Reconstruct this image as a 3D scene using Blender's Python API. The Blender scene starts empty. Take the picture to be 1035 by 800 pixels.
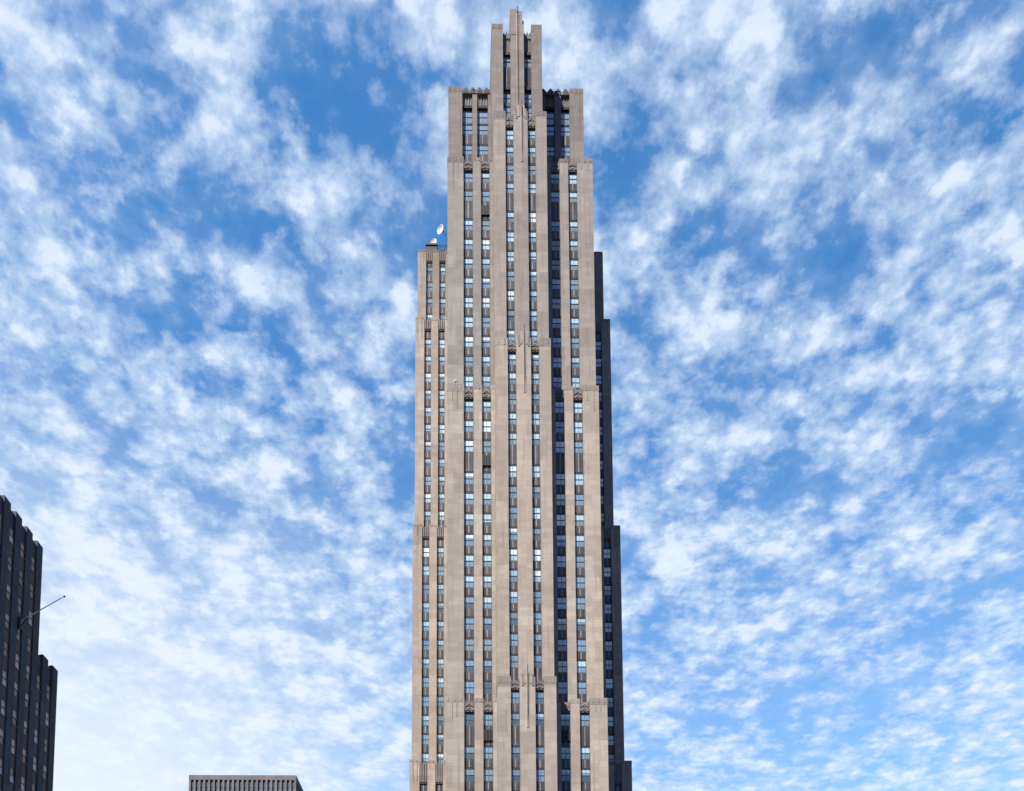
import bpy, bmesh, math, random
from mathutils import Vector, Matrix

random.seed(7)
R = math.radians
SC = bpy.context.scene
COL = SC.collection
H = 40.0                                   # eye height above the street (an upper-storey window across the avenue)

# ------------------------------------------------------------------ camera
PX, PY, FPX, IW, IH = 480.4, 1059.8, 880.0, 1035.0, 800.0
YAW, PITCH, ROLL = R(0.929), R(5.153), R(-0.127)
cam = bpy.data.cameras.new("camera")
cam_ob = bpy.data.objects.new("camera", cam)
COL.objects.link(cam_ob)
fw = Vector((math.sin(YAW) * math.cos(PITCH), math.cos(YAW) * math.cos(PITCH), math.sin(PITCH)))
rt = Vector((math.cos(YAW), -math.sin(YAW), 0))
up = rt.cross(fw)
r2 = rt * math.cos(ROLL) + up * math.sin(ROLL)
u2 = -rt * math.sin(ROLL) + up * math.cos(ROLL)
M = Matrix((r2, u2, -fw)).transposed().to_4x4()
M.translation = Vector((0, 0, H))
cam_ob.matrix_world = M
cam.sensor_fit = 'HORIZONTAL'
cam.sensor_width = 36.0
cam.lens = FPX / IW * 36.0
cam.shift_x = (IW / 2 - PX) / IW           # a perspective-corrected (shift lens) photograph
cam.shift_y = (PY - IH / 2) / IW
cam.clip_start = 0.5
cam.clip_end = 20000
SC.camera = cam_ob

# ------------------------------------------------------------------ light and exposure
SUN_EL, SUN_AZ = R(47), R(37)              # azimuth measured from straight behind the camera towards the left
to_sun = Vector((-math.sin(SUN_AZ) * math.cos(SUN_EL), -math.cos(SUN_AZ) * math.cos(SUN_EL), math.sin(SUN_EL)))
sun = bpy.data.lights.new("sun", 'SUN')
sun.energy = 5.0
sun.angle = R(0.5)
sun.color = (1.0, 0.955, 0.895)
sun_ob = bpy.data.objects.new("sun", sun)
sun_ob.rotation_euler = to_sun.to_track_quat('Z', 'Y').to_euler()
sun_ob.location = (-120, -160, 330)
COL.objects.link(sun_ob)

SC.view_settings.view_transform = 'Standard'
SC.view_settings.look = 'None'
SC.view_settings.gamma = 1.0
SC.view_settings.use_curve_mapping = False
SC.view_settings.exposure = 0.66
SC.cycles.max_bounces = 6
SC.cycles.use_denoising = True

# ------------------------------------------------------------------ node helpers
class NT:
    def __init__(s, tree):
        s.t = tree
        s.n = tree.nodes
        s.l = tree.links

    def node(s, typ, **kw):
        n = s.n.new(typ)
        for k, v in kw.items():
            setattr(n, k, v)
        return n

    def put(s, sock, v):
        if isinstance(v, bpy.types.NodeSocket):
            s.l.new(v, sock)
        elif v is not None:
            sock.default_value = v

    def math(s, op, a, b=None, c=None, clamp=False):
        n = s.node('ShaderNodeMath', operation=op, use_clamp=clamp)
        s.put(n.inputs[0], a)
        s.put(n.inputs[1], b)
        s.put(n.inputs[2], c)
        return n.outputs[0]

    def vmath(s, op, a, b=None, out=0, scale=None):
        n = s.node('ShaderNodeVectorMath', operation=op)
        s.put(n.inputs[0], a)
        if b is not None:
            s.put(n.inputs[1], b)
        if scale is not None:
            s.put(n.inputs['Scale'], scale)
        return n.outputs[out]

    def noise(s, vec, scale, detail=2, rough=0.5, dist=0.0):
        n = s.node('ShaderNodeTexNoise')
        s.put(n.inputs['Vector'], vec)
        n.inputs['Scale'].default_value = scale
        n.inputs['Detail'].default_value = detail
        n.inputs['Roughness'].default_value = rough
        n.inputs['Distortion'].default_value = dist
        return n.outputs['Fac']

    def ramp(s, v, a, b, c=0.0, d=1.0, smooth=True):
        n = s.node('ShaderNodeMapRange', interpolation_type='SMOOTHSTEP' if smooth else 'LINEAR')
        s.put(n.inputs['Value'], v)
        for k, x in (('From Min', a), ('From Max', b), ('To Min', c), ('To Max', d)):
            s.put(n.inputs[k], x)
        return n.outputs['Result']

    def mix(s, f, a, b, blend='MIX'):
        n = s.node('ShaderNodeMix', data_type='RGBA', blend_type=blend)
        s.put(n.inputs[0], f)
        s.put(n.inputs[6], a)
        s.put(n.inputs[7], b)
        return n.outputs[2]

def rgb(r, g, b):
    return (r, g, b, 1.0)

# ------------------------------------------------------------------ sky with a layer of altocumulus
world = bpy.data.worlds.new("World")
SC.world = world
world.use_nodes = True
w = NT(world.node_tree)
w.n.clear()
out = w.node('ShaderNodeOutputWorld')
bg = w.node('ShaderNodeBackground')
bg.inputs['Strength'].default_value = 0.1
w.l.new(bg.outputs[0], out.inputs[0])
sky = w.node('ShaderNodeTexSky', sky_type='NISHITA')
sky.sun_disc = False
sky.sun_elevation = SUN_EL
sky.sun_rotation = math.atan2(to_sun.x, to_sun.y)
sky.altitude = 60
sky.air_density = 1.0
sky.dust_density = 0.2
sky.ozone_density = 2.5
tc = w.node('ShaderNodeTexCoord')
sep = w.node('ShaderNodeSeparateXYZ')
w.l.new(tc.outputs['Generated'], sep.inputs[0])
dx, dy, dz = sep.outputs
zc = w.math('MAXIMUM', dz, 0.04)
comb = w.node('ShaderNodeCombineXYZ')
w.put(comb.inputs[0], w.math('DIVIDE', dx, zc))
w.put(comb.inputs[1], w.math('DIVIDE', dy, zc))
P = comb.outputs[0]                        # point on the cloud layer, in units of its height
wob = w.node('ShaderNodeTexNoise')
w.put(wob.inputs['Vector'], P)
wob.inputs['Scale'].default_value = 7.0
wob.inputs['Detail'].default_value = 3
Pw = w.vmath('ADD', P, w.vmath('SCALE', w.vmath('SUBTRACT', wob.outputs['Color'], (0.5, 0.5, 0.5)), scale=0.09))
wob2 = w.node('ShaderNodeTexNoise')
w.put(wob2.inputs['Vector'], P)
wob2.inputs['Scale'].default_value = 24.0
wob2.inputs['Detail'].default_value = 4
Pg = w.vmath('ADD', Pw, w.vmath('SCALE', w.vmath('SUBTRACT', wob2.outputs['Color'], (0.5, 0.5, 0.5)), scale=0.07))
# clear gaps (negative) and thick banks (positive) in the layer
GAPS = [(-0.1, 0.79, 0.055), (-0.073, 0.718, 0.027), (-0.317, 0.864, 0.037), (-0.39, 0.87, 0.043), (0.341, 0.755, 0.034),
        (0.431, 0.801, 0.03), (0.398, 0.704, 0.023), (0.262, 0.764, 0.024), (0.429, 0.943, 0.047),
        (0.726, 1.134, 0.042), (-0.235, 1.03, 0.031), (-0.287, 0.76, 0.024), (-0.188, 0.916, 0.028), (-0.034, 0.756, 0.024),
        (-0.308, 0.959, 0.035), (0.86, 2.042, 0.16), (0.997, 1.543, 0.09), (0.768, 1.169, 0.057), (0.494, 1.249, 0.046),
        (-0.409, 1.303, 0.039)]
BANKS = [(0.214, 0.714, 0.05), (0.256, 0.728, 0.03), (0.572, 0.923, 0.07), (-0.388, 0.761, 0.05), (-0.244, 0.759, 0.038),
         (-0.2, 0.81, 0.045), (-0.364, 0.936, 0.04), (-0.54, 1.014, 0.06), (-0.158, 0.945, 0.045), (0.004, 0.71, 0.036),
         (0.247, 1.158, 0.049), (0.395, 0.766, 0.028), (0.479, 0.725, 0.037), (-0.428, 1.116, 0.068), (-0.61, 1.627, 0.23),
         (-0.379, 1.935, 0.27), (-0.702, 1.451, 0.138), (0.389, 1.437, 0.069), (0.088, 0.731, 0.037), (0.375, 1.029, 0.05)]
acc = None
for lst, amp in ((GAPS, -0.10), (BANKS, 0.055)):
    for gx, gy, gr in lst:
        d = w.vmath('DISTANCE', Pg, (gx, gy, 0.0), out=1)
        q = w.math('MULTIPLY', d, 1.0 / gr)
        g = w.math('POWER', 2.718, w.math('MULTIPLY', w.math('MULTIPLY', q, q), -0.8))
        acc = w.math('MULTIPLY_ADD', g, amp, acc if acc is not None else 0.0)
# texture of the layer: its puffs have thickness, so they flatten less towards the horizon than a thin sheet would
zt2 = w.math('ADD', zc, 0.13)
comb2 = w.node('ShaderNodeCombineXYZ')
w.put(comb2.inputs[0], w.math('DIVIDE', dx, zt2))
w.put(comb2.inputs[1], w.math('DIVIDE', dy, zt2))
Q = comb2.outputs[0]
wob3 = w.node('ShaderNodeTexNoise')
w.put(wob3.inputs['Vector'], Q)
wob3.inputs['Scale'].default_value = 34.0
wob3.inputs['Detail'].default_value = 6
wob3.inputs['Roughness'].default_value = 0.62
Qv = w.vmath('ADD', Q, w.vmath('SCALE', w.vmath('SUBTRACT', wob3.outputs['Color'], (0.5, 0.5, 0.5)), scale=0.055))
n1 = w.noise(Q, 11.0, 10, 0.56)
n2 = w.noise(Q, 52.0, 8, 0.58)
def puffs(scale, sm):
    v = w.node('ShaderNodeTexVoronoi', feature='SMOOTH_F1')
    w.put(v.inputs['Vector'], Qv)
    v.inputs['Scale'].default_value = scale
    v.inputs['Smoothness'].default_value = sm
    return w.math('SUBTRACT', 0.60, v.outputs['Distance'])
dens = w.math('MULTIPLY', n1, 0.62)
dens = w.math('MULTIPLY_ADD', n2, 0.27, dens)
dens = w.math('SUBTRACT', dens, 0.033)
dens = w.math('MULTIPLY_ADD', puffs(21.0, 0.7), 0.24, dens)
dens = w.math('MULTIPLY_ADD', puffs(43.0, 0.6), 0.16, dens)
dens = w.math('ADD', dens, acc)
# the layer is thinned behind the camera to keep the fill light low
dens = w.math('SUBTRACT', dens, w.ramp(dy, 0.35, -0.2, 0.0, 0.45))
mask = w.ramp(dens, 0.338, 0.588, smooth=False)
mask = w.math('POWER', mask, 1.15)
veil = w.math('MULTIPLY', w.ramp(dens, 0.22, 0.46), w.ramp(w.noise(P, 4.0, 4, 0.5), 0.35, 0.65, 0.02, 0.22))
mask = w.math('MAXIMUM', mask, veil)
thick = w.math('MULTIPLY', w.ramp(dens, 0.46, 0.80), w.ramp(n2, 0.3, 0.62, 0.45, 1.0))
skyc = w.node('ShaderNodeHueSaturation')
skyc.inputs['Hue'].default_value = 0.497
skyc.inputs['Saturation'].default_value = 1.28
skyc.inputs['Value'].default_value = 1.6
w.l.new(sky.outputs[0], skyc.inputs['Color'])
cloudc = w.mix(thick, rgb(4.5, 5.4, 6.6), rgb(5.65, 6.0, 6.4))
final = w.mix(w.math('MULTIPLY', mask, 0.95), skyc.outputs[0], cloudc)
haze_l = w.math('MULTIPLY', w.ramp(dz, 0.70, 0.32, 0.0, 0.93), w.ramp(dx, 0.12, -0.42, 0.18, 1.0))
final = w.mix(haze_l, final, rgb(5.5, 6.0, 6.55))
# sky behind the camera darkened and tinted blue to deepen the shade
final = w.mix(w.ramp(dy, 0.45, -0.1), final, w.mix(1.0, final, rgb(0.025, 0.095, 0.30), 'MULTIPLY'))
# unseen bright cloud added behind the camera to light shade and panes
q = w.math('MULTIPLY', w.vmath('DISTANCE', Pw, (0.25, -1.75, 0.0), out=1), 1.0 / 0.95)
fill_cloud = w.math('POWER', 2.718, w.math('MULTIPLY', w.math('MULTIPLY', q, q), -1.0))
fill_cloud = w.math('MULTIPLY', fill_cloud, w.ramp(n1, 0.38, 0.6, 0.35, 1.0))
final = w.mix(fill_cloud, final, rgb(3.2, 5.2, 7.9))
w.l.new(final, bg.inputs['Color'])

# ------------------------------------------------------------------ materials
def mat(name):
    m = bpy.data.materials.new(name)
    m.use_nodes = True
    t = NT(m.node_tree)
    b = m.node_tree.nodes['Principled BSDF']
    return m, t, b

def stone(name, c1, c2, stain, bw=1.9, bh=0.95, spec=0.25):
    """coursed limestone blocks of slightly different tone with streaks and weather stains"""
    m, t, b = mat(name)
    co = t.node('ShaderNodeTexCoord').outputs['Object']
    s = t.node('ShaderNodeSeparateXYZ')
    t.put(s.inputs[0], co)
    c = t.node('ShaderNodeCombineXYZ')
    t.put(c.inputs[0], t.math('ADD', s.outputs[0], s.outputs[1]))
    t.put(c.inputs[1], s.outputs[2])
    br = t.node('ShaderNodeTexBrick')
    t.put(br.inputs['Vector'], c.outputs[0])
    br.offset = 0.5
    br.inputs['Color1'].default_value = rgb(*c1)
    br.inputs['Color2'].default_value = rgb(*c2)
    br.inputs['Mortar'].default_value = rgb(*[x * 0.72 for x in c2])
    br.inputs['Scale'].default_value = 1.0
    br.inputs['Mortar Size'].default_value = 0.012
    br.inputs['Mortar Smooth'].default_value = 0.3
    br.inputs['Bias'].default_value = 0.0
    br.inputs['Brick Width'].default_value = bw
    br.inputs['Row Height'].default_value = bh
    # bigger repaired areas, several courses high
    b2 = t.node('ShaderNodeTexBrick')
    t.put(b2.inputs['Vector'], c.outputs[0])
    b2.inputs['Color1'].default_value = rgb(1, 1, 1)
    b2.inputs['Color2'].default_value = rgb(0.73, 0.705, 0.69)
    b2.inputs['Mortar'].default_value = rgb(0.93, 0.92, 0.92)
    b2.inputs['Scale'].default_value = 1.0
    b2.inputs['Mortar Size'].default_value = 0.0
    b2.inputs['Brick Width'].default_value = 3.1
    b2.inputs['Row Height'].default_value = 3.9
    col = t.mix(0.85, br.outputs['Color'], b2.outputs['Color'], 'MULTIPLY')
    big = t.noise(co, 0.09, 4, 0.6)
    col = t.mix(t.ramp(big, 0.45, 0.75, 0.0, 0.5), col, rgb(*stain))
    st = t.node('ShaderNodeMapping')
    t.put(st.inputs['Vector'], co)
    st.inputs['Scale'].default_value = (2.2, 2.2, 0.10)
    streak = t.noise(st.outputs[0], 1.0, 5, 0.65)
    col = t.mix(t.ramp(streak, 0.50, 0.78, 0.0, 0.65), col, rgb(*[x * 0.6 for x in stain]))
    oi = t.node('ShaderNodeObjectInfo').outputs['Random']
    tone = t.node('ShaderNodeCombineColor')
    for k, (lo, hi) in enumerate(((0.88, 1.06), (0.88, 1.05), (0.885, 1.035))):
        t.put(tone.inputs[k], t.ramp(oi, 0.0, 1.0, lo, hi, smooth=False))
    col = t.mix(1.0, col, tone.outputs[0], 'MULTIPLY')
    fine = t.noise(co, 3.0, 3, 0.6)
    col = t.mix(t.ramp(fine, 0.3, 0.7, 0.0, 0.22), col, rgb(*[x * 0.7 for x in c2]))
    t.l.new(col, b.inputs['Base Color'])
    b.inputs['Roughness'].default_value = 0.85
    b.inputs['Specular IOR Level'].default_value = spec
    bump = t.node('ShaderNodeBump')
    bump.inputs['Strength'].default_value = 0.25
    bump.inputs['Distance'].default_value = 0.05
    t.l.new(fine, bump.inputs['Height'])
    t.l.new(bump.outputs[0], b.inputs['Normal'])
    return m

def plain(name, c, rough=0.5, metal=0.0, var=0.25, scale=1.2, spec=0.5):
    m, t, b = mat(name)
    co = t.node('ShaderNodeTexCoord').outputs['Object']
    n = t.noise(co, scale, 4, 0.6)
    col = t.mix(t.ramp(n, 0.3, 0.7), rgb(*[x * (1 - var) for x in c]), rgb(*[min(1, x * (1 + var)) for x in c]))
    t.l.new(col, b.inputs['Base Color'])
    b.inputs['Roughness'].default_value = rough
    b.inputs['Metallic'].default_value = metal
    b.inputs['Specular IOR Level'].default_value = spec
    return m

def glass(name, c, rough=0.06, var=0.3):
    """window glass: a glossy sheet over whatever stands behind it (drawn shade, dim room)"""
    m, t, b = mat(name)
    co = t.node('ShaderNodeTexCoord').outputs['Object']
    n = t.noise(co, 0.45, 2, 0.5)
    col = t.mix(t.ramp(n, 0.35, 0.65), rgb(*[x * (1 - var) for x in c]), rgb(*[min(1, x * (1 + var)) for x in c]))
    t.l.new(col, b.inputs['Base Color'])
    b.inputs['Roughness'].default_value = 0.5
    b.inputs['Coat Weight'].default_value = 1.0
    b.inputs['Coat Roughness'].default_value = rough
    b.inputs['Coat IOR'].default_value = 2.0
    return m

LIME = stone("limestone", (0.478, 0.412, 0.342), (0.39, 0.335, 0.28), (0.29, 0.25, 0.218))
LIME_OLD = stone("weathered_limestone", (0.285, 0.253, 0.232), (0.228, 0.202, 0.185), (0.18, 0.158, 0.145))
LIME_DARK = stone("dark_limestone", (0.27, 0.22, 0.19), (0.19, 0.155, 0.14), (0.12, 0.10, 0.09), 1.1, 0.6)
LIME_MID = stone("greyed_limestone", (0.365, 0.322, 0.285), (0.30, 0.265, 0.235), (0.24, 0.208, 0.185))
CARVED = stone("carved_stone", (0.24, 0.215, 0.20), (0.19, 0.17, 0.16), (0.10, 0.09, 0.085), 0.8, 0.6)
SPAN = plain("aluminium_spandrel", (0.068, 0.062, 0.064), 0.45, 0.25, 0.35, 0.35)
RIB = plain("aluminium_rib", (0.21, 0.20, 0.20), 0.5, 0.1, 0.3, 0.5)
FRAME = plain("window_frame_paint", (0.035, 0.043, 0.05), 0.5)
SASH = plain("sash_paint", (0.10, 0.12, 0.13), 0.5)
DARK = plain("dark_opening", (0.012, 0.012, 0.015), 0.8)
BRONZE = plain("dark_bronze", (0.055, 0.06, 0.055), 0.5, 0.3)
LEAD = plain("lead_grey_metal", (0.028, 0.042, 0.055), 0.55, 0.2)
G_WHITE = glass("glass_with_white_shade", (0.62, 0.69, 0.70), var=0.12)
G_PALE = glass("glass_with_pale_shade", (0.35, 0.48, 0.54), var=0.2)
G_BLUE = glass("blue_grey_glass", (0.135, 0.215, 0.30), var=0.25)
G_MID = glass("grey_glass", (0.13, 0.185, 0.215), var=0.3)
G_DARK = glass("dark_glass", (0.03, 0.05, 0.062), var=0.4)
GLASSES = [G_WHITE, G_PALE, G_BLUE, G_MID, G_DARK]

# ------------------------------------------------------------------ mesh helpers
class MB:
    """boxes and free solids gathered into one mesh; coordinates are metres in the thing's own frame"""
    def __init__(s):
        s.v, s.f, s.m, s.mats = [], [], [], []

    def mi(s, m):
        if m not in s.mats:
            s.mats.append(m)
        return s.mats.index(m)

    def add(s, vs, fs, m):
        o = len(s.v)
        k = s.mi(m)
        s.v += [tuple(v) for v in vs]
        for f in fs:
            s.f.append(tuple(i + o for i in f))
            s.m.append(k)

    def box(s, x0, x1, y0, y1, z0, z1, m):
        vs = [(x0, y0, z0), (x1, y0, z0), (x1, y1, z0), (x0, y1, z0), (x0, y0, z1), (x1, y0, z1), (x1, y1, z1), (x0, y1, z1)]
        s.add(vs, [(0, 3, 2, 1), (4, 5, 6, 7), (0, 1, 5, 4), (1, 2, 6, 5), (2, 3, 7, 6), (3, 0, 4, 7)], m)

    def prism(s, prof, y0, y1, m):
        """(x, z) outline, counter-clockwise seen from the street, pulled back from y0 to y1"""
        n = len(prof)
        vs = [(x, y0, z) for x, z in prof] + [(x, y1, z) for x, z in prof]
        fs = [tuple(range(n)), tuple(reversed(range(n, 2 * n)))]
        fs += [(i, i + n, (i + 1) % n + n, (i + 1) % n) for i in range(n)]
        s.add(vs, fs, m)

    def tube(s, a, b, r0, r1, m, n=10):
        a, b = Vector(a), Vector(b)
        d = (b - a).normalized()
        q = d.to_track_quat('Z', 'Y')
        ring = [q @ Vector((math.cos(6.28318 * i / n), math.sin(6.28318 * i / n), 0)) for i in range(n)]
        vs = [a + p * r0 for p in ring] + [b + p * r1 for p in ring]
        fs = [tuple(reversed(range(n))), tuple(range(n, 2 * n))] + [(i, (i + 1) % n, (i + 1) % n + n, i + n) for i in range(n)]
        s.add(vs, fs, m)

    def lathe(s, prof, o, axis, m, n=20):
        o = Vector(o)
        q = Vector(axis).to_track_quat('Z', 'Y')
        vs, fs = [], []
        for r, z in prof:
            for i in range(n):
                a = 6.28318530718 * i / n
                vs.append(o + q @ Vector((r * math.cos(a), r * math.sin(a), z)))
        for j in range(len(prof) - 1):
            for i in range(n):
                fs.append((j * n + i, j * n + (i + 1) % n, (j + 1) * n + (i + 1) % n, (j + 1) * n + i))
        s.add(vs, fs, m)

    def mesh(s, name):
        me = bpy.data.meshes.new(name)
        me.from_pydata(s.v, [], s.f)
        for m in s.mats:
            me.materials.append(m)
        me.polygons.foreach_set('material_index', s.m)
        me.update()
        return me

    def build(s, name, parent=None, loc=(0, 0, 0)):
        o = bpy.data.objects.new(name, s.mesh(name))
        COL.objects.link(o)
        o.location = loc
        if parent is not None:
            o.parent = parent
        return o

def thing(name, label, cat, loc, group=None):
    o = bpy.data.objects.new(name, None)
    COL.objects.link(o)
    o.location = loc
    o.empty_display_size = 2
    o['label'] = label
    o['category'] = cat
    if group:
        o['group'] = group
    return o

# ------------------------------------------------------------------ ground
m, t, b = mat("street_asphalt")
co = t.node('ShaderNodeTexCoord').outputs['Object']
t.l.new(t.mix(t.noise(co, 0.05, 5, 0.6), rgb(0.018, 0.020, 0.024), rgb(0.036, 0.037, 0.040)), b.inputs['Base Color'])
b.inputs['Roughness'].default_value = 0.9
g = MB()
g.add([(-9000, -9000, 0), (9000, -9000, 0), (9000, 9000, 0), (-9000, 9000, 0)], [(0, 1, 2, 3)], m)
go = g.build("ground")
go['kind'] = 'structure'

# ------------------------------------------------------------------ the skyscraper
# Frame of the tower: x along the facade, y into the block, z up. Its Empty stands on the street at BX, BY.
BX, BY = 11.2, 142.0
tower = thing("skyscraper", "tall stepped limestone skyscraper with long vertical window bays and a narrow central crown",
              "skyscraper", (BX, BY, 0))
GZ = -H                                     # street level in the height figures below, which count from eye height

def L(x0, x1, y0, y1, z0, z1):              # world metres to the tower's own frame
    return x0 - BX, x1 - BX, y0 - BY, y1 - BY, z0 + H, z1 + H

def lift(dz_, x0, x1, y0, y1, z0, z1):
    return L(x0, x1, y0, y1, z0 + dz_, z1 + dz_)

T_PIERS = [(-2.45, 0.55), (2.30, 3.80), (5.45, 6.4), (15.6, 17.0), (18.65, 20.22), (21.95, 24.85)]
T_COLS = [(0.55, 2.30), (3.80, 5.45), (17.0, 18.65), (20.22, 21.95)]
C_PIERS = [(6.10, 8.30), (9.80, 12.40), (13.88, 15.93)]
C_COLS = [(8.30, 9.80), (12.40, 13.88)]
WL_PIERS = [(-9.65, -7.75), (-6.30, -4.80), (-3.40, -2.2)]
WL_COLS = [(-7.75, -6.30), (-4.80, -3.40)]
def mirror(l):
    return sorted((22.4 - b_, 22.4 - a_) for a_, b_ in l)
WR_PIERS, WR_COLS = mirror(WL_PIERS), mirror(WL_COLS)

def seq(top, step, n):
    return [top - step * i for i in range(n)]

TIERS = {
 # name: plane, back of body, top, foot, x range, window heads, window height
 'T1': dict(Y=158.0, yb=262.0, zt=209.5, z0=GZ, x=(-2.45, 24.85), tops=[205.55, 202.3, 197.75], whs=[2.85, 2.1, 2.0], wh=2.0, rec=1.14, dp=0.4),
 'T2': dict(Y=148.0, yb=159.4, zt=181.6, z0=GZ, x=(-2.45, 24.85), tops=[179.18, 175.37] + seq(169.34, 3.943, 9), wh=2.06, rec=0.74),
 'T3': dict(Y=145.2, yb=149.2, zt=132.9, z0=GZ, x=(-2.45, 24.85), tops=[130.38, 126.55, 122.73] + seq(116.55, 3.891, 11), wh=2.14, rec=0.74),
 'T4': dict(Y=142.2, yb=146.4, zt=72.7, z0=GZ, x=(-2.55, 24.95), tops=[70.3] + seq(64.44, 3.9, 22), wh=2.05, rec=0.74),
 'C1': dict(Y=152.0, yb=166.0, zt=215.4, z0=150.0, x=(6.1, 15.93), tops=[202.0, 198.9], wh=2.1, rec=1.34, dp=0.6),
 'C2': dict(Y=145.0, yb=153.2, zt=187.4, z0=100.0, x=(6.1, 15.93), tops=[184.41, 180.91, 177.26, 173.53] + seq(167.61, 3.925, 7), wh=2.0, rec=0.74),
 'C3': dict(Y=142.0, yb=149.4, zt=138.9, z0=40.0, x=(6.1, 15.93), tops=[136.6, 132.93, 129.07, 125.29, 121.5] + seq(115.4, 3.86, 10), wh=2.14, rec=0.74),
 'C4': dict(Y=139.2, yb=146.2, zt=74.9, z0=GZ, x=(6.1, 15.93), tops=[72.71, 68.92] + seq(63.12, 3.86, 22), wh=2.05, rec=0.74),
}
for s_, (Y_, zt_, tops_) in {
 'W1': (179.0, 196.45, [192.9, 189.05, 185.15, 181.27, 177.4]),
 'W2': (171.5, 172.4, seq(167.91, 3.906, 12)),
 'W3': (164.5, 120.3, seq(115.87, 3.893, 13)),
 'W4': (157.5, 68.3, seq(62.3, 3.88, 21))}.items():
    TIERS[s_] = dict(Y=Y_, yb=None, zt=zt_, z0=GZ, x=(-9.65, 32.05), tops=tops_, wh=1.97, rec=0.74)
TIERS['W1']['yb'] = 250.0
TIERS['W2']['yb'] = 180.0
TIERS['W3']['yb'] = 172.4
TIERS['W4']['yb'] = 165.4
BELOW = {'T1': 181.6, 'T2': 132.9, 'T3': 72.7, 'T4': GZ, 'C1': 187.4, 'C2': 138.9, 'C3': 74.9, 'C4': GZ, 'W1': 172.4, 'W2': 120.3, 'W3': 68.3, 'W4': GZ}

def fluted(mb, x0, x1, Y, z0, z1, m, n=3):
    """a spandrel sheet between two windows: backing, ribs and a bright middle rib"""
    if z1 - z0 < 0.1:
        return
    mb.box(*L(x0, x1, Y + 0.46, Y + 0.72, z0, z1), m)
    wd = x1 - x0
    for i in range(n):
        c = x0 + wd * (i + 1) / (n + 1)
        h_ = 0.07 if i != n // 2 else 0.10
        mb.box(*L(c - h_, c + h_, Y + 0.40, Y + 0.458, z0 + 0.12, z1 - 0.12), RIB if i == n // 2 else m)
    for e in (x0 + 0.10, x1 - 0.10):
        mb.box(*L(e - 0.09, e + 0.09, Y + 0.38, Y + 0.458, z0, z1), FRAME)  # dark edge strips painted in for the shade of the reveals

def crest_panel(x0, x1, Y, z0, z1, kind):
    """carved panel closing the head of a window bay at a setback"""
    mb = MB()
    mb.box(*L(x0, x1, Y + 0.22, Y + 0.62, z0, z1 - 0.35), CARVED)
    wd, c = x1 - x0, (x0 + x1) / 2
    def pr(pts, ya, yb, m_):
        mb.prism([(px - BX, pz + H) for px, pz in pts], ya - BY, yb - BY, m_)
    if kind == 'prongs':
        for i in range(3):
            a = x0 + wd * (0.08 + 0.31 * i)
            b_ = a + wd * 0.2
            pr([(a, z0 + 0.25), (b_, z0 + 0.25), (b_, z1 - 0.35), ((a + b_) / 2, z1 + 0.05), (a, z1 - 0.35)], Y + 0.06, Y + 0.218, LIME_OLD)
    else:
        for k in range(2):
            zb = z0 + 0.2 + (z1 - z0 - 0.6) * 0.5 * k
            hh = (z1 - z0 - 0.6) * 0.42
            pr([(c - wd * 0.42, zb), (c - wd * 0.27, zb), (c, zb + hh * 0.62), (c + wd * 0.27, zb), (c + wd * 0.42, zb), (c, zb + hh)], Y + 0.10, Y + 0.218, LIME_OLD)
            pr([(c - wd * 0.09, zb), (c + wd * 0.09, zb), (c, zb + hh * 0.42)], Y + 0.07, Y + 0.218, LIME_OLD)
        for e in (-1, 1):
            a = c + e * wd * 0.42
            pr([(a - 0.08, z0 + 0.2), (a + 0.08, z0 + 0.2), (a + 0.08, z1 - 0.3), (a, z1 - 0.05), (a - 0.08, z1 - 0.3)], Y + 0.10, Y + 0.218, CARVED)
    return mb.build("crest_panel", tower)

def st_is(m):
    return m in (LIME_MID, LIME_OLD)

def pier(x0, x1, Y, yb, z0, zt, m, cap=None, grooves=0, extra=0.0):
    mb = MB()
    mb.box(*L(x0, x1, Y, yb, z0, zt), m)
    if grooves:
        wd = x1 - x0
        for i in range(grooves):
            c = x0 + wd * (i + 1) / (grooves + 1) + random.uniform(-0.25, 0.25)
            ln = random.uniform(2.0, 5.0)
            mb.box(*L(c - 0.05, c + 0.05, Y - 0.06, Y - 0.002, zt - ln, zt - 0.3), LIME_MID)  # strip in grey stone, painted in for the shade of a groove
    o = mb.build("pier", tower)
    if cap:
        cb = MB()
        cm = LIME_OLD if st_is(m) else LIME_MID
        hh = cap * random.uniform(0.4, 0.8)
        cb.box(*L(x0 - 0.03, x1 + 0.03, Y - 0.02, yb - 0.2, zt - hh, zt + 0.12), cm)
        n = max(2, int((x1 - x0) / 0.9))
        for i in range(n):
            a = x0 + (x1 - x0) * (i + random.uniform(0.2, 0.5)) / n
            b_ = a + random.uniform(0.12, 0.3)
            cb.box(*L(a, b_, Y - 0.065, Y - 0.023, zt - hh * random.uniform(0.6, 0.97), zt + 0.02), cm)
        cb.build("pier_cap", o)
    return o

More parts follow.
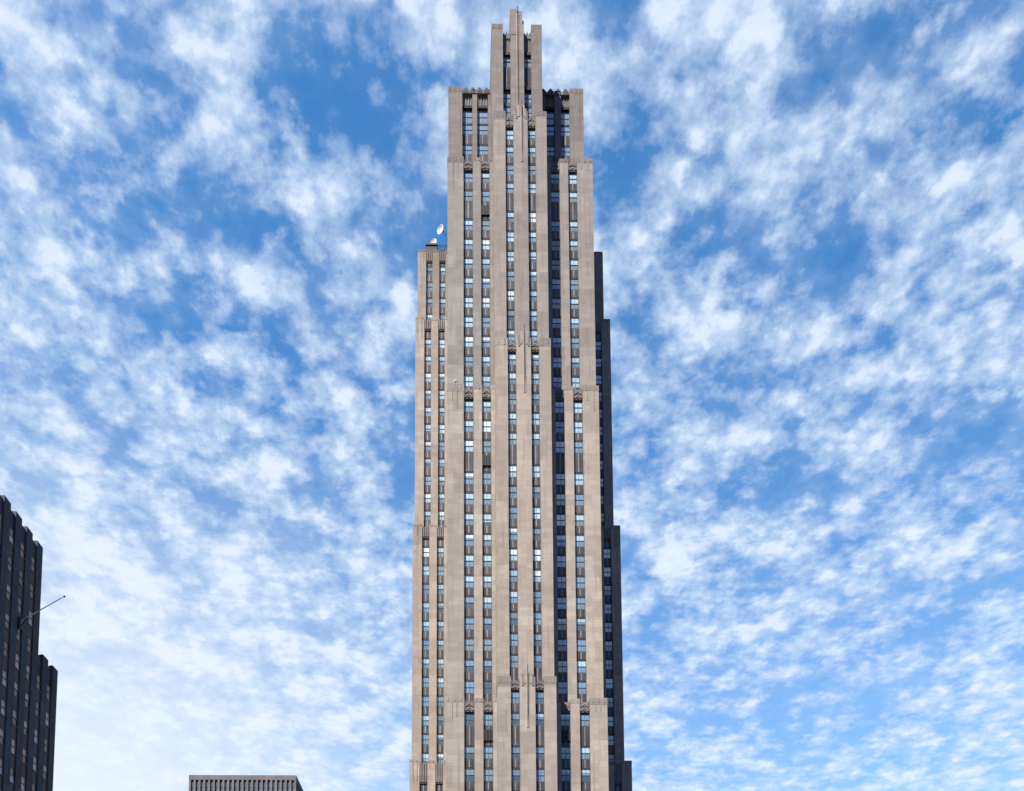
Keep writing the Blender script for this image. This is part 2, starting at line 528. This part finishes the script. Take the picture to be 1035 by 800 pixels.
# window types: the sash as stacked panes (share of the height, glass), upper ones first
W_, Pl, Bl, Md, Dk = range(5)
STYLES = [[(.5, Pl), (.5, Md)], [(.5, Pl), (.5, Pl)], [(.5, Md), (.5, Md)], [(.5, Bl), (.5, Bl)], [(.5, W_), (.5, Pl)], [(.5, Bl), (.5, Md)],
          [(.3, W_), (.2, Bl), (.5, Bl)], [(.5, Pl), (.2, Pl), (.3, Dk)], [(.5, Md), (.5, Dk)], [(.5, Bl), (.5, Dk)], [(.25, Pl), (.25, Md), (.5, Dk)],
          [(.5, Pl), (.5, Bl)], [(.5, W_), (.5, W_)], [(.5, Dk), (.5, Dk)]]
def pick(z, tier, shade=False):
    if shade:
        return random.choices(range(14), [4, 6, 1, 2, 4, 1, 2, 1, 0, 0, 1, 5, 3, 0])[0]  # paler panes in the shaded wing, put in for reflected sky
    if tier == 'T1' or tier == 'C1':
        return random.choice([3, 3, 3, 5])
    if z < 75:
        return random.choices(range(14), [1, 0, 5, 2, 0, 2, 1, 1, 7, 4, 6, 1, 0, 2])[0]  # darker panes low down: dark reflections put into the glass colours
    if z < 90:
        return random.choices(range(14), [3, 1, 6, 5, 0, 4, 1, 1, 4, 3, 2, 2, 0, 1])[0]
    return random.choices(range(14), [10, 9, 3, 4, 6, 3, 3, 2, 1, 1, 1, 10, 2, 0])[0]

def window_into(mb, cx, y, ztop, wd, h, style):
    """double-hung window centred on cx, its frame front at y, hanging down from ztop (any frame)"""
    x0, x1, z0 = cx - wd / 2, cx + wd / 2, ztop - h
    f = 0.07
    mb.box(x0, x0 + f, y, y + 0.25, z0, ztop, FRAME)
    mb.box(x1 - f, x1, y, y + 0.25, z0, ztop, FRAME)
    mb.box(x0 + f, x1 - f, y, y + 0.25, ztop - 0.16, ztop, FRAME)
    mb.box(x0 + f, x1 - f, y - 0.03, y + 0.25, z0, z0 + 0.08, SASH)
    a, z = ztop - 0.16, z0 + 0.09
    tot = a - z
    mid = a - tot * 0.5
    mb.box(x0 + f, x1 - f, y + 0.02, y + 0.13, mid - 0.05, mid + 0.05, SASH)
    if wd > 1.2:
        mb.box(cx - 0.025, cx + 0.025, y + 0.03, y + 0.098, z, mid - 0.05, SASH)
        mb.box(cx - 0.025, cx + 0.025, y + 0.03, y + 0.068, mid + 0.05, a, SASH)
    zz = a
    for share, gi in STYLES[style]:
        nz = zz - tot * share
        dpt = 0.07 if zz > mid + 0.01 else 0.10
        mb.box(x0 + f, x1 - f, y + dpt, y + dpt + 0.03, nz, zz, GLASSES[gi])
        zz = nz

def rec_of(tier):
    return max(TIERS[tier]['rec'], 0.74)
wins = []                                   # every window of the tower before it becomes a part
def bay(tier, x0, x1, hidden=False):
    d = TIERS[tier]
    Y, wh = d['Y'] + d.get('dp', 0.0), d['wh']
    zb = BELOW[tier] - 2.0
    top = d['zt'] - 0.2
    strip = MB()
    kind = 'prongs' if tier[0] == 'W' else 'chevron'
    m_ = SPAN
    tops = [z for z in d['tops'] if z - wh > GZ + 3]
    if tier == 'C1':
        c = (x0 + x1) / 2
        strip.box(*lift(0.7, x0, x1, Y + 0.50, Y + 0.74, 209.7, 213.5), CARVED)
        for k in (0.25, 0.5, 0.75):
            strip.box(*lift(0.7, x0 + (x1 - x0) * k - 0.06, x0 + (x1 - x0) * k + 0.06, Y + 0.38, Y + 0.498, 209.9, 213.5), LIME_OLD)
        strip.box(*lift(0.7, x0, x1, Y + 0.12, Y + 0.62, 209.1, 209.69), DARK)
        strip.box(*lift(0.7, x0, x1, Y + 0.50, Y + 0.74, 206.9, 209.09), G_MID)
        strip.box(*lift(0.7, x0, x1, Y + 0.42, Y + 0.498, 207.9, 208.05), FRAME)
        strip.box(*lift(0.7, x0, x1, Y + 0.50, Y + 0.74, 202.1, 206.89), FRAME)
        for k in range(5):
            cc = x0 + (x1 - x0) * (k + 0.5) / 5
            strip.box(*lift(0.7, cc - 0.09, cc + 0.09, Y + 0.36, Y + 0.498, 202.3, 206.7), RIB if k == 2 else SPAN)
        strip.box(*lift(0.7, x0, x1, Y + 0.12, Y + 0.62, 201.5, 202.09), DARK)
        prev = 202.2
        cp = MB()                           # zigzag cresting against the sky
        cp.box(*L(x0, x1, Y + 0.28, Y + 0.72, 213.61, 214.35), CARVED)
        wd = x1 - x0
        for k in range(3):
            a = x0 + wd * k / 3
            cp.prism([(a - BX, 214.35 + H), (a + wd / 3 - BX, 214.35 + H), (a + wd / 6 - BX, 214.35 + H + (0.95 if k == 1 else 0.6))], Y + 0.3 - BY, Y + 0.7 - BY, BRONZE)
        cp.build("crest_panel", tower)
    elif tier == 'T1':
        strip.box(*lift(0.45, x0, x1, Y + 0.35, Y + 0.80, 205.6, 208.4), CARVED)
        for k in range(4):
            cc = x0 + (x1 - x0) * (k + 0.5) / 4
            strip.box(*lift(0.45, cc - 0.1, cc + 0.1, Y + 0.22, Y + 0.348, 205.8, 208.2), LIME_OLD)
        strip.box(*lift(0.45, x0, x1, Y + 0.12, Y + 0.62, 205.12, 205.59), DARK)
        prev = 205.57
    else:
        first = tops[0]
        hgt = {'T2': 2.2, 'T3': 2.3, 'T4': 2.2, 'C2': 2.7, 'C3': 2.1, 'C4': 2.0, 'W1': 2.6, 'W2': 2.6, 'W3': 2.6, 'W4': 4.2}[tier]
        crest_panel(x0, x1, Y, max(first + 0.06, top - hgt), top, kind)
        prev = max(first + 0.06, top - hgt) - 0.001
    for wi, z in enumerate(tops):
        wh = d['whs'][wi] if 'whs' in d else d['wh']
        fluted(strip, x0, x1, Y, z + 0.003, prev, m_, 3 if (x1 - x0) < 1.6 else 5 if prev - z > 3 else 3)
        vis = (not hidden) and z > BELOW[tier] + 0.6 and z > 55.0
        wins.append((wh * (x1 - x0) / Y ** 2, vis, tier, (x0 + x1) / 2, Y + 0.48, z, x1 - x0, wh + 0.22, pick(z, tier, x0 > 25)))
        prev = z - wh - 0.223
        if z < zb:
            break
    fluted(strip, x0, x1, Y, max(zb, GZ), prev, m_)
    strip.box(*L(x0 + 0.01, x1 - 0.01, Y + 0.70, Y + rec_of(tier) - d.get('dp', 0.0) + 0.05, max(zb, GZ), top - 0.6), DARK)
    strip.build("spandrel_strip", tower)

for tier, d in TIERS.items():
    Y, rec, zt = d['Y'], d['rec'], d['zt']
    old = tier in ('T1', 'C1')
    st_ = LIME_OLD if old else LIME_MID if tier in ('T2', 'C2', 'W1') else LIME
    body = MB()
    x0, x1 = d['x']
    body.box(*L(x0 + 0.06, x1 - 0.06, Y + rec, d['yb'], d['z0'], zt - 0.55), st_)
    body.build({'T': 'shaft', 'C': 'central_bay', 'W': 'wing'}[tier[0]], tower)
    zb = max(BELOW[tier] - 1.5, GZ)
    if tier[0] == 'T':
        piers = T_PIERS if tier != 'T1' else [(-2.45, 0.35), (2.40, 3.36), (5.55, 6.6), (15.6, 17.1), (19.05, 20.35), (22.1, 24.85)]
        cols = T_COLS if tier != 'T1' else [(0.35, 2.40), (3.36, 5.55), (17.1, 19.05), (20.35, 22.1)]
        for i, (a, b_) in enumerate(piers):
            outer = i in (0, 5)
            if i == 0: a = x0
            if i == 5: b_ = x1
            yy = Y if (outer or tier != 'T1') else Y + 0.25
            top = zt if outer else zt - 0.15
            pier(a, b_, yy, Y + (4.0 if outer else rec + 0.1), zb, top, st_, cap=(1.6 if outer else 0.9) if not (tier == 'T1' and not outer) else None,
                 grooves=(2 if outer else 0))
        for a, b_ in cols:
            bay(tier, a, b_)
    elif tier[0] == 'C':
        for i, (a, b_) in enumerate(C_PIERS):
            pier(a, b_, Y - (0.15 if i == 1 else 0), Y + (rec + 0.1 if i == 1 else d['yb'] - Y - 1.0), zb, zt - (0.1 if i == 1 else 0.0), st_,
                 cap=(2.0 if i != 1 else None), grooves=0)
        for a, b_ in C_COLS:
            bay(tier, a, b_)
    else:
        for pl_, cl_, right in ((WL_PIERS, WL_COLS, False), (WR_PIERS, WR_COLS, True)):
            for i, (a, b_) in enumerate(pl_):
                outer = (i == 2) if right else (i == 0)
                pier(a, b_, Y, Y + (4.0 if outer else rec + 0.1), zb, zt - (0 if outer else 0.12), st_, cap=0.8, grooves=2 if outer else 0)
            for i, (a, b_) in enumerate(cl_):
                bay(tier, a, b_, hidden=(right and i == 0) or (right and tier == 'W1'))

# parapet cresting along the roof between the outer piers and the crown
for a, b_ in ((0.4, 6.0), (16.0, 22.1)):
    cp = MB()
    Y = 158.0
    cp.box(*L(a, b_, Y + 0.15, Y + 0.9, 208.41, 208.95), CARVED)
    n = 4
    wd = (b_ - a) / n
    for k in range(n):
        c0 = a + wd * k
        cp.prism([(c0 + wd * 0.08 - BX, 208.953 + H), (c0 + wd * 0.92 - BX, 208.953 + H), (c0 + wd * 0.92 - BX, 209.2 + H), (c0 + wd * 0.5 - BX, 209.2 + 0.75 + H), (c0 + wd * 0.08 - BX, 209.2 + H)],
                 Y + 0.25 - BY, Y + 0.75 - BY, BRONZE)
        for e in (0.26, 0.5, 0.74):
            cp.prism([(c0 + wd * e - 0.12 - BX, 208.9 + H), (c0 + wd * e - BX, 208.3 + H), (c0 + wd * e + 0.12 - BX, 208.9 + H)], Y + 0.05 - BY, Y + 0.148 - BY, BRONZE)
    cp.build("parapet_cresting", tower)

# crown: stepped pylon above the central pier, and the thin fins that climb it at every setback
py = MB()
py.box(*L(9.72, 11.02, 151.8, 156.0, 213.0, 218.6), LIME_OLD)
py.box(*L(11.36, 12.15, 151.9, 156.0, 213.0, 218.3), LIME_OLD)
py.box(*L(11.023, 11.357, 152.1, 155.8, 213.0, 218.45), LIME_DARK)  # darker stone filling the slot between the two blocks
py.box(*L(12.153, 12.46, 152.4, 155.6, 213.0, 216.9), LIME_DARK)  # darker stone for the right-hand piece
py.box(*L(9.85, 10.9, 152.0, 155.8, 218.603, 218.8), LIME_OLD)
py.build("crown_pylon", tower)
def fin(x, Y, z0, z1, wd=0.15):
    fb = MB()
    a, b_, yw, yf = x - wd / 2 - BX, x + wd / 2 - BX, Y - 0.01 - BY, Y - 0.18 - BY
    vs = [(q, yy, zz + H) for q in (a, b_) for yy, zz in ((yw, z0), (yf, z0 + 3.0), (yf, z1 - 0.6), (yw, z1))]
    fb.add(vs, [(0, 1, 2, 3), (7, 6, 5, 4), (0, 4, 5, 1), (1, 5, 6, 2), (2, 6, 7, 3), (3, 7, 4, 0)], BRONZE)
    fb.box(*L(x - wd / 2 - 0.16, x - wd / 2 - 0.003, Y - 0.07, Y - 0.003, z0, z1 - 1.6), LIME)
    fb.box(*L(x + wd / 2 + 0.003, x + wd / 2 + 0.16, Y - 0.07, Y - 0.003, z0, z1 - 1.6), LIME)
    return fb.build("fin", tower)
fin(11.2, 151.85, 196.0, 219.3, 0.22)
fin(11.35, 144.85, 177.0, 189.7)
fin(11.25, 141.85, 128.5, 141.6)
fin(11.15, 139.05, 66.0, 77.1)
# shoulders beside the fins where the central pier steps back
for Y, z, hh in ((144.85, 187.3, 1.4), (141.85, 138.8, 1.6), (139.05, 74.8, 1.5)):
    sb = MB()
    for a, b_, k in ((10.15, 10.5, 0.35), (10.503, 10.9, 0.8), (11.5, 11.85, 0.8), (11.853, 12.2, 0.35)):
        sb.box(*L(a, b_, Y - 0.07, Y + 1.2, z - 1.9 + k, z + hh * k), LIME_OLD if k < 0.5 else LIME)
    sb.build("pier_cap", tower)

# louvred openings on the plant floors
for x0, x1, Y, z0, z1 in ((3.9, 5.35, 148.0, 170.0, 171.9), (3.9, 5.35, 145.2, 117.6, 119.5), (3.9, 5.35, 142.2, 65.3, 67.2), (17.1, 18.55, 142.2, 65.3, 67.2)):
    vb = MB()
    vb.box(*L(x0, x1, Y + 0.17, Y + 0.215, z0, z1), DARK)
    for k in range(4):
        c = x0 + (x1 - x0) * k / 3
        vb.box(*L(c - 0.06, c + 0.06, Y + 0.1, Y + 0.168, z0 - 0.1, z1 + 0.1), SPAN)
    vb.build("vent_grille", tower)

# windows: the hundred that show largest are parts of their own, the others one part
wins.sort(key=lambda q: (-int(q[1]), -q[0]))
cache = {}
rest = MB()
for i, (area, vis, tier, cx, y, z, wd, h, sty) in enumerate(wins):
    if i < 100 and vis:
        key = (round(wd, 2), h, sty)
        if key not in cache:
            mb = MB()
            window_into(mb, 0, 0, 0, wd - 0.01, h, sty)
            cache[key] = mb.mesh("window")
        o = bpy.data.objects.new("window", cache[key])
        COL.objects.link(o)
        o.location = (cx - BX, y - BY, z + H)
        o.parent = tower
    else:
        window_into(rest, cx - BX, y - BY, z + H, wd - 0.01, h, sty)
ro = rest.build("window", tower)
ro.name = "windows"
ro['kind'] = 'stuff'

# plant room and railing on the left wing's roof
ph = MB()
ph.box(*L(-7.9, -5.3, 181.5, 190.0, 195.8, 200.3), LEAD)
ph.box(*L(-8.0, -5.2, 181.3, 190.2, 200.303, 200.7), BRONZE)
ph.box(*L(-7.95, -5.25, 181.4, 190.1, 198.6, 199.0), BRONZE)
ph.box(*L(-5.2, -2.5, 182.5, 190.0, 195.8, 200.4), LEAD)
ph.build("plant_room", tower)
rl = MB()
for k in range(5):
    xx = -5.1 + 0.62 * k
    rl.tube((xx - BX, 182.3 - BY, 199.4 + H), (xx - BX, 182.3 - BY, 201.3 + H), 0.05, 0.05, BRONZE, 6)
for zz in (200.85, 201.3):
    rl.tube((-5.2 - BX, 182.3 - BY, zz + H), (-2.5 - BX, 182.3 - BY, zz + H), 0.05, 0.05, BRONZE, 6)
rl.build("railing", tower)

# ------------------------------------------------------------------ satellite dishes on the wing's roof
WHITE = plain("white_enamel", (0.82, 0.83, 0.83), 0.35, 0, 0.05)
def dish(loc, r, axis, mast_h, mast_dx, label):
    t_ = thing("satellite_dish", label, "satellite dish", loc, "satellite dishes on the left wing roof")
    ax = Vector(axis).normalized()
    c = Vector((0, 0, mast_h))
    prof = [(0.001, 0.0)] + [(r * k / 6, 0.30 * r * (k / 6) ** 2) for k in range(1, 7)]
    back = [(rr + 0.004, zz - 0.05) for rr, zz in reversed(prof)]
    mb = MB()
    mb.lathe(prof + [(r + 0.03, 0.30 * r - 0.01)] + back, c, ax, WHITE, 28)
    mb.build("reflector", t_)
    mb = MB()
    mb.lathe([(0.001, -0.75), (0.28, -0.7), (0.45, -0.3), (0.5 * r, -0.03)], c, ax, BRONZE, 14)
    foot = Vector((mast_dx, 0.1, 0))
    mb.tube(c - ax * 0.5, foot + Vector((0, 0, mast_h - 0.5)), 0.12, 0.12, BRONZE)
    mb.build("back_frame", t_)
    mb = MB()
    mb.tube(foot, foot + Vector((0, 0, mast_h - 0.2)), 0.11, 0.09, BRONZE)
    mb.tube(foot, foot + Vector((0, 0, 0.1)), 0.35, 0.35, BRONZE)
    mb.build("mast", t_)
    mb = MB()
    tip = c + ax * r * 0.75
    side = ax.cross(Vector((0, 0, 1))).normalized()
    for k in (-1, 1):
        mb.tube(c + side * r * 0.8 * k + ax * 0.2, tip, 0.02, 0.02, WHITE, 6)
    mb.tube(tip - ax * 0.1, tip + ax * 0.06, 0.07, 0.05, WHITE)
    mb.build("feed_horn", t_)
dish((-4.55, 182.9, 200.4 + H), 0.9, (-0.6, -0.72, -0.22), 5.4, 1.1, "white round satellite dish on a tall dark mast, the higher of two")
dish((-6.15, 182.9, 200.7 + H), 0.88, (-0.5, -0.72, -0.12), 1.55, 0.35, "white satellite dish low on the plant room roof, the lower of two")

# small fixture on the ledge of a setback
fx = thing("floodlight", "tiny pale floodlight standing on the left setback ledge", "floodlight", (-0.95, 145.7, 133.25 + H))
mb = MB()
mb.tube((0, 0, 0), (0, 0, 0.55), 0.05, 0.04, BRONZE, 8)
mb.tube((0, 0, 0.5), (0.45, 0, 0.75), 0.04, 0.04, BRONZE, 8)
mb.build("post", fx)
mb = MB()
mb.lathe([(0.001, -0.15), (0.14, -0.13), (0.22, 0.12), (0.2, 0.14), (0.001, 0.1)], (-0.05, -0.05, 0.72), (-0.5, -0.6, 0.5), WHITE, 14)
mb.build("lamp_head", fx)

# ------------------------------------------------------------------ dark office tower close by on the left
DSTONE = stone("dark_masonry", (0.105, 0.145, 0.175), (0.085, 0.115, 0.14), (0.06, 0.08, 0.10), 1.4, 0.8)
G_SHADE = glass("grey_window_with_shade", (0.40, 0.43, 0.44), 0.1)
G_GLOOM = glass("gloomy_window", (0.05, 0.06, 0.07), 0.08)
AX, AY = -56.0, 105.0
block = thing("office_tower", "dark shaded office tower with stepped top and close-set ribs at the left edge", "office tower", (AX, AY, 0))
mb = MB()
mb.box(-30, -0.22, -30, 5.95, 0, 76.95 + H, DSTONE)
mb.build("shaft", block)
mb = MB()
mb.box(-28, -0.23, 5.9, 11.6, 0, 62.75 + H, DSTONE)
mb.build("setback_block", block)
PITCH_Y, PW = 2.765, 1.5
ends = [6.12 - PITCH_Y * k for k in range(12)]
def rib_pier(y1, zt, pw):
    mb = MB()
    y0 = y1 - pw
    mb.box(-0.5, 0, y0, y1, 0, zt, DSTONE)
    mb.build("rib", block)
lows = [11.7, 8.9]
for e in ends:
    rib_pier(e, 77.4 + H, PW)
for e in lows:
    rib_pier(e, 63.2 + H, 1.5)
gaps = [(ends[i + 1], ends[i] - PW, 74.7) for i in range(len(ends) - 1)] + [(lows[1], lows[0] - 1.5, 60.0), (ends[0], lows[1] - 1.5, 60.0)]
near = []
for a, b_, zt in gaps:
    sp = MB()
    z = zt
    k = 0
    while z > -30:
        near.append((a, b_, z, k))
        sp.box(-0.225, -0.12, a, b_, z - 3.7 + 0.003 + H, z - 2.1 - 0.003 + H, FRAME)
        z -= 3.72
        k += 1
    sp.box(-0.24, -0.218, a + 0.01, b_ - 0.01, z + 1.7 + H, zt + H, FRAME)
    sp.build("spandrel_strip", block)
def side_window(mb, a, b_, z, oy, oz, sty):
    """two panes one above the other in the side wall, frame round them"""
    y0, y1, z0, z1 = a + 0.02 - oy, b_ - 0.02 - oy, z - 2.1 - oz, z - oz
    f = 0.06
    mb.box(-0.215, -0.10, y0, y0 + f, z0, z1, FRAME)
    mb.box(-0.215, -0.10, y1 - f, y1, z0, z1, FRAME)
    mb.box(-0.215, -0.10, y0 + f, y1 - f, z1 - 0.12, z1, FRAME)
    mb.box(-0.215, -0.06, y0 + f, y1 - f, z0, z0 + 0.1, SASH)
    mid = (z0 + z1) / 2
    mb.box(-0.215, -0.10, y0 + f, y1 - f, mid - 0.06, mid + 0.06, SASH)
    g1, g2 = [(G_SHADE, G_SHADE), (G_SHADE, G_GLOOM), (G_GLOOM, G_SHADE), (G_GLOOM, G_GLOOM)][sty]
    mb.box(-0.20, -0.16, y0 + f, y1 - f, mid + 0.06, z1 - 0.12, g1)
    mb.box(-0.20, -0.16, y0 + f, y1 - f, z0 + 0.1, mid - 0.06, g2)
rest = MB()
near.sort(key=lambda q: -((q[0] > -6.0) and q[2] > 36))
nwin = 0
for a, b_, z, k in near:
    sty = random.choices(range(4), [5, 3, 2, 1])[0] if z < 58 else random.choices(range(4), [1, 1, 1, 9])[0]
    if a > -6.0 and z > 36 and nwin < 100:
        nwin += 1
        wb = MB()
        side_window(wb, a, b_, z, a, z, sty)
        wb.build("window", block, (0, a, z + H))
    else:
        side_window(rest, a, b_, z, 0, -H, sty)
ro = rest.build("windows", block)
ro['kind'] = 'stuff'
pole = MB()
p0, p1 = Vector((0.1, 1.1, 64.05 + H)), Vector((5.0, 2.13, 68.05 + H))
pole.tube(p0, p1, 0.085, 0.045, plain("pale_pole_paint", (0.8, 0.78, 0.72), 0.4))
po = pole.build("flagpole", block)
fb = MB()
fb.lathe([(0.001, -0.14), (0.1, -0.1), (0.14, 0), (0.1, 0.1), (0.001, 0.14)], p1, (0, 0, 1), BRONZE, 12)
fb.build("finial", po)
fb = MB()
fb.box(-0.02, 0.25, 0.7, 1.5, 63.0 + H, 64.4 + H, BRONZE)
fb.tube((0.2, 1.1, 63.2 + H), tuple(p0 + (p1 - p0) * 0.15), 0.08, 0.08, BRONZE)
fb.build("bracket", po)

# ------------------------------------------------------------------ far slab with upright fins, low in the view
FSTONE = stone("grey_precast", (0.225, 0.22, 0.235), (0.20, 0.195, 0.21), (0.16, 0.155, 0.165), 1.8, 1.2)
FX, FY = -85.15, 330.0
slab = thing("office_slab", "grey flat-topped office slab with close upright fins, low between dark tower and skyscraper", "office building", (FX, FY, 0))
ZT = 136.8 + H
hw = 20.85
mb = MB()
mb.box(-hw + 0.3, hw - 0.02, 0.9, 60.0, 0, ZT - 1.2, G_DARK)
mb.build("shaft", slab)
mb = MB()
mb.box(-hw, hw, 0, 60.2, ZT - 1.9, ZT, FSTONE)
mb.build("parapet", slab)
for i in range(23):
    c = -hw + 0.42 + (2 * hw - 0.84) * i / 22
    mb = MB()
    mb.box(c - 0.40, c + 0.40, 0.05, 0.95, 0, ZT - 1.903, FSTONE)
    mb.build("fin", slab)
for i in range(22):
    c0 = -hw + 0.42 + (2 * hw - 0.84) * i / 22 + 0.42
    c1 = -hw + 0.42 + (2 * hw - 0.84) * (i + 1) / 22 - 0.42
    mb = MB()
    z = ZT - 3.2
    while z > ZT - 60:
        mb.box(c0, c1, 0.55, 0.89, z - 1.5, z, FRAME)
        mb.box(c0, c1, 0.7, 0.88, z - 3.7, z - 1.503, G_GLOOM)
        z -= 3.75
    mb.box(c0, c1, 0.6, 0.89, ZT - 3.197, ZT - 1.91, FRAME)
    mb.build("window_strip", slab)
mb = MB()
for i in range(32):
    yy = 1.2 + i * 1.85
    mb.box(hw - 0.03, hw + 0.35, yy, yy + 0.7, 0, ZT - 1.91, FSTONE)
o = mb.build("side_fins", slab)
o['kind'] = 'stuff'
